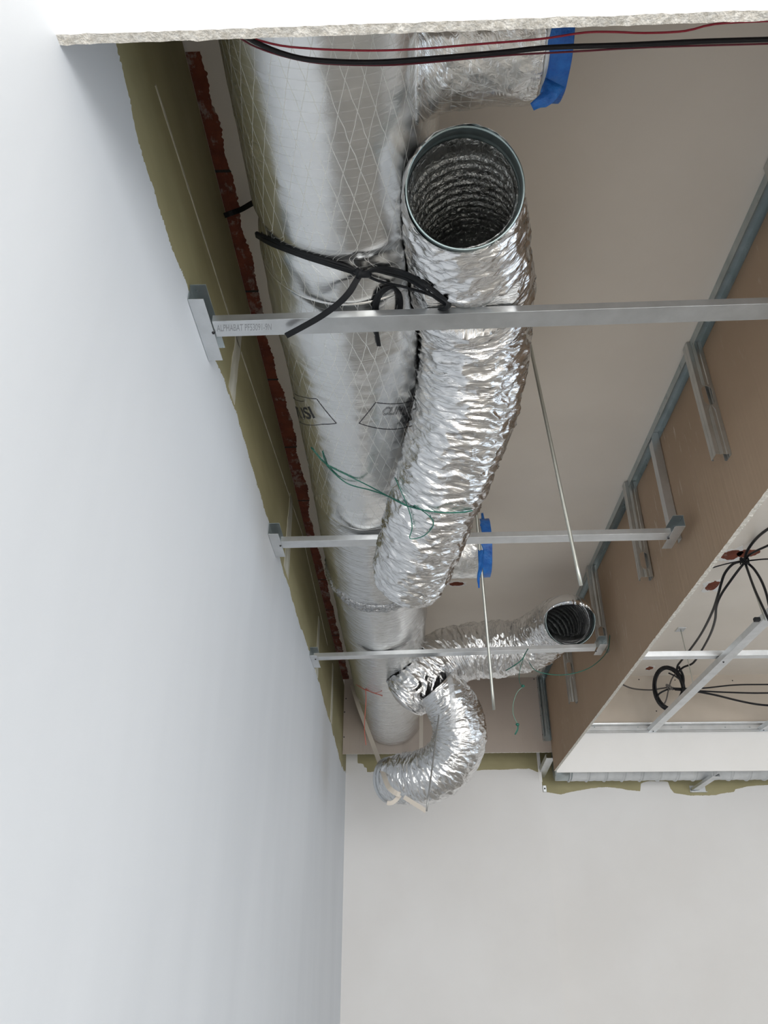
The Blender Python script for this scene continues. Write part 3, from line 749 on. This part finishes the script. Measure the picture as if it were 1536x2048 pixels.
def collar(c, n, r, depth, parent, mtl='collar_steel', ribs=True):
    n = Vector(n).normalized(); c = Vector(c); prof = [(r+.001, depth), (r+.001, depth*.62), (r+.004, depth*.56), (r+.001, depth*.5), (r+.001, .004), (r+.0025, .002), (r+.0025, -.001), (r-.0005, -.001), (r-.0015, .002), (r-.0015, depth*.5), (r+.002, depth*.56), (r-.0015, depth*.62), (r-.0015, depth)]
    a = Vector((1,0,0)); a = (a-n*a.dot(n)).normalized(); b = n.cross(a); V = []; F = []; S = 128
    for (rr_, d) in prof:
        for k in range(S): th = 2*math.pi*k/S; V.append(c+n*d+(a*math.cos(th)+b*math.sin(th))*rr_)
    m_ = len(prof)
    for i in range(m_-1):
        for k in range(S): F.append((i*S+k, i*S+(k+1) % S, (i+1)*S+(k+1) % S, (i+1)*S+k))
    bm = bmesh.new(); vs = [bm.verts.new(q) for q in V]
    for f in F: bm.faces.new([vs[i] for i in f])
    return bm_obj('spigot_collar', bm, mtl, parent, True)
def cpt(px, py, z, r): w = W(px, py, z=z); return (w.x, w.y, w.z, r)
# big flexible duct, open end facing down to the viewer
ax = Vector((-.02,.80,.60)).normalized()
rim = W(930,377,z=1.13); RC = 1538
rim_r = 117.0/1538*rim.dot(FW)
fd = thing('flexible_duct', 'largest crinkled foil flexible duct, open end with grey steel collar facing down', 'flexible duct', rim)
p0 = rim+ax*.012
ctl = [(p0.x, p0.y, p0.z, rim_r+.004), (*(rim+ax*.05), rim_r+.007), cpt(936,500,1.205,.122), cpt(939,560,1.245,.133), cpt(944,625,1.258,.132), cpt(946,700,1.225,.129), cpt(938,780,1.185,.127), cpt(922,850,1.145,.126), cpt(893,930,1.10,.123), cpt(866,1000,1.06,.120), cpt(842,1080,1.01,.117), cpt(824,1140,.975,.112), cpt(819,1158,.965,.104)]
fo, fp = flex('foil_jacket', ctl, 1.7, amp=1.15, parent=fd)
collar(rim, ax, rim_r, .055, fd)
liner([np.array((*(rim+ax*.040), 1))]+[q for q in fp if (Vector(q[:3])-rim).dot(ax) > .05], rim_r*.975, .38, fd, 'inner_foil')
# closed/folded lower end
e = fp[-1]; v, f, u = sweep([e, fp[-1]+(fp[-1]-fp[-4])*.8], lambda i: (e[3]-.004, e[3]*.86)[i], 120, cap=True); link('folded_end', mesh_from(v, f, 'e', u), 'crinkle_foil', fd, True)

# flexible duct with the small round opening
rim2 = W(1141,1242,z=1.235); r2 = 49.0/1538*rim2.dot(FW)
fd2 = thing('flexible_duct', 'foil flexible duct crossing above the farthest rail, round opening by the brown board', 'flexible duct', rim2)
ax2 = Vector((-.04,.90,.42)).normalized(); p0 = rim2+ax2*.008
ctl = [(*p0, r2+.003), (*(rim2+ax2*.04), r2+.008), cpt(1112,1252,1.305,.116), cpt(1085,1272,1.31,.122), cpt(1050,1290,1.30,.127), cpt(1000,1298,1.295,.136), cpt(940,1303,1.29,.138), cpt(890,1318,1.255,.140), cpt(862,1342,1.19,.140), cpt(834,1370,1.12,.130), cpt(808,1398,1.06,.112)]
f2o, f2p = flex('foil_jacket', ctl, 5.2, amp=1.45, parent=fd2)
collar(rim2, ax2, r2, .03, fd2)
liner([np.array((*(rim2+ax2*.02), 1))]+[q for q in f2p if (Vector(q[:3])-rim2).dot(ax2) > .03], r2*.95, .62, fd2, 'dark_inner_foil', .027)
e = f2p[-1]; v, f, u = sweep([e, e+(f2p[-1]-f2p[-5])*1.0, e+(f2p[-1]-f2p[-5])*2.2], lambda i: (e[3]-.004, e[3]*.8, e[3]*.3)[i], 90, cap=True); link('folded_end', mesh_from(v, f, 'e', u), 'crinkle_foil', fd2, True)

# curved flexible duct hanging lowest
fd3 = thing('flexible_duct', 'lowest foil flexible duct curving back like a hook in front of the far wall', 'flexible duct', W(915,1460,z=.95))
Y3 = 3.62
def cy(px, py, y, r): w = W(px, py, y=y); return (w.x, w.y, w.z, r)
ctl = [cy(872,1372,3.45,.095), cy(893,1396,3.47,.115), cy(912,1430,3.50,.122), cy(919,1470,3.53,.122), cy(907,1510,3.57,.121), cy(882,1538,3.61,.121), cy(845,1553,3.66,.118), cy(808,1557,3.72,.114), cy(784,1560,3.78,.103)]
f3o, f3p = flex('foil_jacket', ctl, 9.1, amp=.85, parent=fd3)
e = Vector(f3p[-1][:3]); n3 = (Vector(f3p[-6][:3])-e).normalized(); collar(e-n3*.012, n3, .104, .04, fd3, 'steel')
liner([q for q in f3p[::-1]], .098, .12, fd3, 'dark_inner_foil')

# the soft insulation gives way where the flexible ducts lean on the big duct, and the flexible duct rests flat on the nearest rail
def press(o, lines, gap=.0015):
    me = o.data; n = len(me.vertices); co = np.empty(n*3); me.vertices.foreach_get('co', co); co = co.reshape(-1, 3)
    for P_ in lines:
        P_ = np.array(P_[::3])
        for _ in range(45):
            dd = np.linalg.norm(co[:, None, :]-P_[None, :, :3], axis=2) if n*len(P_) < 3e6 else None
            if dd is None:
                k = np.concatenate([np.argmin(np.linalg.norm(c_[:, None, :]-P_[None, :, :3], axis=2)-P_[None, :, 3], axis=1) for c_ in np.array_split(co, 60)])
                dist = np.linalg.norm(co-P_[k, :3], axis=1)-P_[k, 3]
            else:
                q = dd-P_[None, :, 3]; dist = q.min(axis=1)
            m_ = dist < gap
            if not m_.any(): break
            ax_ = np.stack([DX-co[:, 0], np.zeros(n), DZ-co[:, 2]], 1); ln = np.linalg.norm(ax_, axis=1, keepdims=True); ax_ /= np.maximum(ln, 1e-6)
            st = np.minimum(.004, ln[:, 0]*.5); co[m_] += (ax_*st[:, None])[m_]
    me.vertices.foreach_set('co', co.ravel()); me.update()
def nearby(o, P_):
    lo = min(v.co.y for v in o.data.vertices); hi = max(v.co.y for v in o.data.vertices); return [q for q in P_ if lo-.15 < q[1] < hi+.15]
for o_ in secs:
    for P_ in (fp, f2p):
        q = nearby(o_, P_)
        if q: press(o_, [q])
for v_ in fo.data.vertices:
    if 1.08 < v_.co.y < 1.21 and v_.co.z < BARZ+.020: v_.co.z = BARZ+.020+.001*noise.noise(v_.co*40)

# ------------------------------------------------------------------ ties and cables (laid on what carries them)
bvh = None
def build_bvh():
    V = []; F = []; k = 0
    for o in secs+[bb1, bb2, fo, f2o, f3o]:
        me = o.data; vs = [v.co.copy() for v in me.vertices]; V += vs; F += [tuple(i+k for i in p.vertices) for p in me.polygons if len(p.vertices) == 4]; k += len(vs)
    return BVHTree.FromPolygons(V, F)
bvh = build_bvh()
def S(px, py, off=.004, fallback=None):
    d = ((px-768)*RT-(py-1024)*UP+FPX*FW).normalized(); h = bvh.ray_cast(Vector((0,0,0)), d)
    if h[0] is None: return fallback if fallback is not None else d*2
    return h[0]-d*off
def sl(pts, offs, sag=.002):
    q = [(x, y, o_) for (x, y), o_ in zip(pts, offs)]; q = [tuple(v) for v in spline([(x/10, y/10, o_) for x, y, o_ in q], .6)]
    ray_d = []; ds = []
    for x, y, o_ in [(float(a), float(b), float(c)) for a, b, c in q]:
        d = ((x*10-768)*RT-(y*10-1024)*UP+FPX*FW).normalized(); h = bvh.ray_cast(Vector((0,0,0)), d); ray_d.append(d); ds.append(h[3]-o_ if h[0] else None)
    ds = [float(v) if v is not None else None for v in ds]; known = [i for i, v in enumerate(ds) if v is not None]
    ds = list(np.interp(range(len(ds)), known, [ds[i] for i in known]))
    for it in range(60):
        for i in range(1, len(ds)-1): ds[i] = min(ds[i], (ds[i-1]+ds[i+1])/2+sag*.3)
    return [d*float(v) for d, v in zip(ray_d, ds)]
radial = lambda q: (Vector((q.x-DX, 0, q.z-DZ))).normalized()
sec = secs[1]
wrap_line('printed_border', [(590,787), (610,794), (634,797), (673,846), (645,848), (600,843)], sec)
wrap_line('printed_rule', [(586,795), (608,802)], sec)
wrap_text('printed_letters', 'TUSI', [(588,812), (619,812), (597,836)], sec, 'ink', bold=.02)
wrap_line('printed_border', [(826,801), (790,807), (751,804), (718,846), (755,856), (800,857), (824,850)], sec)
wrap_text('printed_letters', 'CLIMC', [(768,815), (824,812), (764,831)], sec, 'ink', dented=True, outline=True, shear=.25)
wrap_text('printed_letters', 'Ain', [(799,833), (826,831), (794,848)], sec, 'ink', dented=True, outline=True, shear=.25)
# black tie straps round the big duct
t = thing('tie_strap', 'black twin-cable tie around the big duct, knotted with loops behind the nearest rail', 'strap', S(720,545,.01))
strap('strap_band', sl([(x, y) for x, y in ((513,470), (540,486), (575,500), (610,513), (645,524), (680,535), (716,546))], [.006]*7), .011, .004, 'black_rubber', t, radial)
strap('strap_band', sl([(x, y) for x, y in ((513,466), (545,481), (580,496), (615,508), (650,519), (690,532), (716,544))], [.005]*7), .006, .004, 'black_rubber', t, radial)
K = S(722,546,.014)
for dx, r in ((0,.0035), (4,.0035)):
    pts = [K]+[W(x+dx, y, z=z) for x, y, z in ((697,585,1.122), (672,610,1.112), (640,632,1.106), (605,652,1.105), (572,670,1.106))]
    cable('strap_tail', pts, r, 'black_rubber', t, ell=(.7,1.4))
strap('strap_tail', [K]+[W(x, y, z=z) for x, y, z in ((697,586,1.119), (672,611,1.109), (640,634,1.103), (605,654,1.102), (573,671,1.104))], .012, .003, 'black_rubber', t)
cable('strap_knot', [S(712,540,.012), S(720,547,.018), S(730,548,.018), S(738,548,.012)], .0075, 'black_rubber', t, .004)
cable('strap_knot', [S(716,556,.012), S(719,548,.022), S(724,541,.012)], .006, 'black_rubber', t, .004)
for dx, dy in ((0,0), (-3,9), (2,4)):
    cable('strap_loop', sl([(732,546), (752+dx,537+dy*.4), (780+dx,538+dy), (815+dx,548+dy), (850+dx,568+dy), (880+dx,590+dy), (896+dx,606+dy*.3), (893,616), (878,620)], [.014,.014,.012,.012,.012,.012,.012,.010,.008]), .0036, 'black_rubber', t, ell=(.8,1.3))
cable('strap_loop', sl([(733,551), (755,561), (785,569), (805,573), (840,583), (866,592)], [.012,.010,.010,.010,.008,.006]), .0028, 'black_rubber', t)
t2 = thing('tie_strap', 'small black cable loop standing up behind the nearest rail, beside the big knot', 'strap', S(770,590,.01))
for d in (0, 4, 8):
    cable('strap_loop', sl([(748+d,632), (747+d,612), (753+d,592), (767+d*.6,577+d*.5), (785,572+d*.4), (795+d*.5,585), (798+d*.7,605), (796+d*.6,632)], [.008]*8), .0032, 'black_rubber', t2)
for d in (0, 3.5): cable('strap_tail', sl([(750+d,650), (752+d,668), (756+d,691)], [.006,.008,.008]), .003, 'black_rubber', t2)
t3 = thing('tie_strap', 'black strap end crossing the bare brick beside the big duct', 'strap', W(475,418,z=CEIL-.01))
strap('strap_band', [W(449,431,z=1.53), W(466,425,z=1.54), W(482,419,z=1.53), W(505,406,z=1.46)], .012, .003, 'black_rubber', t3)
# speaker cables sagging just behind the front panel
pts = [(470,60), (510,84), (560,105), (600,116), (640,121), (700,124), (760,124), (850,118), (1000,105), (1100,95), (1250,90), (1400,83), (1536,79), (1640,76)]
t = cable('black_cable', [W(x, y, z=1.05) for x, y in pts], .0034, 'black_cable', None, .01); tag(t, 'thick black cable sagging just behind the rough edge of the near white panel', 'cable')
t = cable('black_cable', [W(x-6, y+(4 if x < 700 else 3), z=1.052) for x, y in pts], .0016, 'red_dark', None, .01) if False else None
mat('wine_cable', (.12,.008,.02), .4)
t = cable('red_cable', [W(x, y+4.5, z=1.055) for x, y in [(462,58), (500,84), (560,106), (640,122), (760,126), (850,121), (1000,107), (1160,98), (1300,90), (1536,83), (1640,80)]], .0013, 'wine_cable', None, .01); tag(t, 'thin dark red wire running along the underside of the thick black cable', 'cable')
t = cable('red_cable', [W(x, y, z=1.052) for x, y in [(475,62), (500,75), (560,91), (620,97), (680,100), (760,101), (850,97), (960,88), (1080,78), (1170,65), (1230,64), (1290,66), (1370,62), (1430,48), (1536,42), (1640,38)]], .0014, 'red_cable', None, .01); tag(t, 'bright red cable with a wave, uppermost wire under the near white panel', 'cable')
# green wires
t = thing('tie_wire', 'green tie wires strung from the big duct across the large flexible duct', 'wire', S(772,990,.004))
cable('wire', sl([(622,895), (652,928), (700,953), (740,973), (772,990), (815,1012), (870,1024), (920,1025), (945,1021)], [.003]*9), .0017, 'green_wire', t, .006)
cable('wire', sl([(645,903), (650,922), (660,938), (695,967), (740,980), (772,991), (812,1010)], [.003,.003,.003,.006,.006,.004,.004]), .0017, 'green_wire', t, .006)
cable('wire', sl([(790,955), (801,980), (812,1005), (822,1035), (824,1058), (820,1077), (845,1073), (862,1058), (867,1045), (858,1032), (840,1018), (828,1010)], [.005]*12), .0013, 'green_wire', t, .006)
t = thing('tie_wire', 'green wire looping from the far foil tube out to the slotted stud', 'wire', W(1140,1345,y=3.1))
cable('wire', [W(x, y, y=Y) for x, y, Y in ((1058,1325,3.05), (1070,1340,3.0), (1090,1347,3.0), (1120,1350,3.02), (1150,1346,3.06), (1180,1335,3.1), (1205,1315,3.14), (1217,1295,3.17), (1220,1268,3.2))], .0016, 'green_wire', t, .01)
t = thing('tie_wire', 'short green wire tied over the farthest rail with a dangling knotted tail', 'wire', W(1040,1380,y=3.1))
cable('wire', [W(x, y, y=Y) for x, y, Y in ((1012,1341,3.12), (1030,1330,3.06), (1043,1320,3.05), (1050,1308,3.06), (1057,1296,3.12))], .0022, 'green_wire', t, .008)
cable('wire', [W(x, y, y=3.08) for x, y in ((1048,1313), (1041,1335), (1038,1355), (1041,1368), (1047,1374))], .0011, 'green_wire', t, .008)
cable('wire', [W(x, y, y=3.08) for x, y in ((1046,1373), (1034,1385), (1027,1405), (1026,1425), (1031,1440), (1036,1450), (1033,1460), (1030,1468))], .0016, 'pale_green_wire', t, .008)
for (x, y) in ((1046,1372), (1035,1449)):
    bm = bmesh.new(); bmesh.ops.create_icosphere(bm, subdivisions=2, radius=.006, matrix=Matrix.Translation(W(x, y, y=3.075)) @ Matrix.Scale(1.3, 4, (1,0,0))); bm_obj('wire_knot', bm, 'green_wire', t, True)
cable('wire_tail', [W(x, y, y=3.08) for x, y in ((1036,1450), (1035,1460), (1030,1469))], .0028, 'green_wire', t, .006)
# pink-red string on the far part of the big duct
t = thing('string', 'pinkish red string round the far end of the big duct, tail hanging down', 'string', S(730,1377,.004))
cable('string_tie', sl([(712,1369), (722,1375), (731,1380), (745,1385), (765,1392)], [.003]*5), .0015, 'red_string', t, .006)
cable('string_tie', sl([(731,1378), (748,1386), (764,1382)], [.004]*3), .0012, 'red_string', t, .006)
s0 = S(731,1378,.006); cable('string_tail', [s0, W(732,1400,y=s0.y), W(730,1430,y=s0.y), W(729,1460,y=s0.y), W(732,1490,y=s0.y)], .0017, 'red_string', t, .01)
# cream hanging strap holding the low flexible duct
t = thing('hanging_strap', 'cream plastic strap running down past the duct end to the low tube mouth', 'strap', W(745,1490,y=3.7))
strap('strap_band', [W(x, y, y=Y) for x, y, Y in ((704,1370,4.35), (718,1415,4.2), (735,1460,4.05), (752,1505,3.9), (766,1545,3.66), (776,1572,3.58), (788,1584,3.56), (800,1590,3.56))], .022, .0015, 'white_strap', t)
strap('strap_tail', [W(x, y, y=3.58) for x, y in ((800,1590), (792,1600), (783,1606), (774,1606))], .018, .0015, 'white_strap', t)
strap('strap_tail', [W(x, y, y=3.56) for x, y in ((808,1594), (822,1603), (838,1613), (852,1622))], .019, .0015, 'white_strap', t)
t = strap('hanging_strap', [W(x, y, y=4.6) for x, y in ((849,1190), (846,1300), (843,1400), (842,1500))], .022, .0015, 'white_strap', None); tag(t, 'straight cream strap hanging vertically beside the far end of the big duct', 'strap')
t = thing('hanging_strap', 'clear plastic tie gathering the foil where the two far tubes meet', 'strap', S(905,1370,.004))
mat('clear_film', (.80,.82,.84), .25, .2, **{'Alpha': .28})
strap('strap_band', sl([(893,1330), (898,1350), (903,1375), (906,1400), (907,1430), (906,1455)], [.006]*6), .024, .0012, 'clear_film', t)
rd = thing('threaded_rod', 'thin dark rod crossing in front of the lowest hooked flexible duct', 'rod', W(876,1440,y=3.36)); cable('rod', [W(878,1430,y=3.38), W(865,1530,y=3.34), W(853,1622,y=3.30)], .0035, 'dull_rod', rd, .05)

# ------------------------------------------------------------------ cables of the right bay
def pc(label, pts, r, material='black_cable', name='black_cable'):
    o = cable(name, [W(x, y, y=Y) for x, y, Y in pts], r, material, None, .012); tag(o, label, 'cable'); return o
pc('black cable curving up to the right edge from the ceiling knot, upper one', [(1600,1020,2.6), (1536,1058,2.85), (1510,1080,3.0), (1494,1103,3.08), (1489,1122,3.12)], .0062)
pc('black cable running to the right edge just below the uppermost one', [(1600,1060,2.7), (1536,1091,2.92), (1512,1102,3.0), (1496,1112,3.08), (1488,1124,3.12)], .0050)
pc('thin black cable leaving the ceiling knot level to the right edge', [(1600,1117,2.9), (1536,1118,3.0), (1510,1120,3.08), (1492,1122,3.12)], .0034)
pc('thin black cable end pointing left from the ceiling knot', [(1486,1121,3.12), (1460,1126,3.13), (1440,1131,3.13), (1417,1138,3.12)], .0030)
pc('black cable of the hanging pair, outer left one from knot to coil', [(1486,1122,3.12), (1466,1128,3.14), (1450,1146,3.18), (1442,1168,3.23), (1436,1190,3.3), (1424,1225,3.5), (1402,1268,3.85), (1378,1302,4.2), (1362,1322,4.4), (1355,1332,4.48), (1354,1345,4.52)], .0060)
pc('black cable of the hanging pair, inner right one from knot to coil', [(1490,1124,3.12), (1477,1140,3.14), (1460,1163,3.18), (1443,1188,3.26), (1433,1212,3.36), (1430,1240,3.55), (1420,1270,3.8), (1402,1303,4.15), (1386,1326,4.35), (1366,1335,4.48), (1352,1348,4.52)], .0058)
pc('black cable dropping steeply from the knot beside the thin rod', [(1490,1123,3.12), (1497,1145,3.06), (1510,1180,2.98), (1531,1226,2.92), (1560,1290,2.9)], .0050)
pc('black cable bowing out to the right edge below the knot', [(1494,1125,3.12), (1508,1138,3.08), (1522,1160,3.02), (1532,1185,2.98), (1538,1210,2.94), (1545,1240,2.9)], .0055)
t = thing('cable_tie', 'tangle of black wire bundling the cables under the ceiling hole', 'cable tie', W(1489,1122,y=3.11))
for s in range(3):
    q = [W(1489+9*math.cos(a*1.3+s), 1122+7*math.sin(a*1.7+s*2), y=3.10+.01*math.sin(a+s)) for a in range(7)]; cable('tie_loop', q, .003, 'black_cable', t, .004)
coil = thing('cable_coil', 'hanging oval coil of black cable near the end of the long rail', 'cable coil', W(1338,1375,y=4.6))
for s, (dx, dy, sc) in enumerate(((0,0,1), (2,1,.93), (-1,3,.97), (3,-1,.96))):
    q = []
    for k in range(25):
        a = 2*math.pi*k/24; q.append(W(1337+dx+30*sc*math.cos(a)+4*math.sin(a), 1376+dy+43*sc*math.sin(a), y=4.58+.012*math.sin(a*2+s)))
    cable('coil_loop', q, .0062, 'black_cable', coil, .012)
cable('coil_end', [W(x, y, y=4.56) for x, y in ((1357,1333), (1366,1352), (1366,1372), (1362,1390), (1350,1410))], .008, 'black_cable', coil)
cable('coil_end', [W(x, y, y=4.55) for x, y in ((1337,1346), (1350,1352), (1362,1362), (1367,1376))], .005, 'black_cable', coil)
cable('coil_end', [W(x, y, y=4.57) for x, y in ((1312,1400), (1318,1388), (1332,1380), (1345,1376))], .005, 'black_cable', coil)
cable('coil_end', [W(x, y, y=4.57) for x, y in ((1327,1411), (1333,1398), (1338,1375), (1344,1357), (1352,1346))], .004, 'grey_cable', coil)
for s in range(2):
    cable('coil_tie', [W(1339+7*math.cos(a*1.6+s), 1374+6*math.sin(a*1.9+s*2), y=4.55) for a in range(7)], .003, 'grey_cable', coil, .004)
pc('grey cable swinging from behind the brown board to the coil', [(1230,1362,4.75), (1243,1368,4.74), (1265,1377,4.72), (1300,1380,4.66), (1322,1377,4.6), (1340,1374,4.57)], .0048, 'grey_cable', 'grey_cable')
pc('topmost of three black cables leaving the coil towards the right edge', [(1342,1376,4.57), (1370,1377,4.58), (1410,1376,4.6), (1470,1370,4.62), (1536,1369,4.62), (1600,1369,4.6)], .0045)
pc('middle of three black cables leaving the coil towards the right edge', [(1345,1378,4.57), (1385,1381,4.58), (1440,1384,4.6), (1500,1386,4.62), (1540,1386,4.62), (1600,1386,4.6)], .0050)
pc('lowest and most sagging black cable from the coil to the right edge', [(1350,1379,4.57), (1392,1383,4.57), (1430,1390,4.58), (1475,1401,4.58), (1510,1408,4.58), (1540,1411,4.58), (1600,1414,4.56)], .0064)
o = box('cable_clip', W(1514,1240,y=2.95)-Vector((.012,.01,.006)), W(1514,1240,y=2.95)+Vector((.012,.01,.010)), 'black_rubber', None, .003); tag(o, 'small black clip on the long rail at the foot of the thin rod', 'clip')
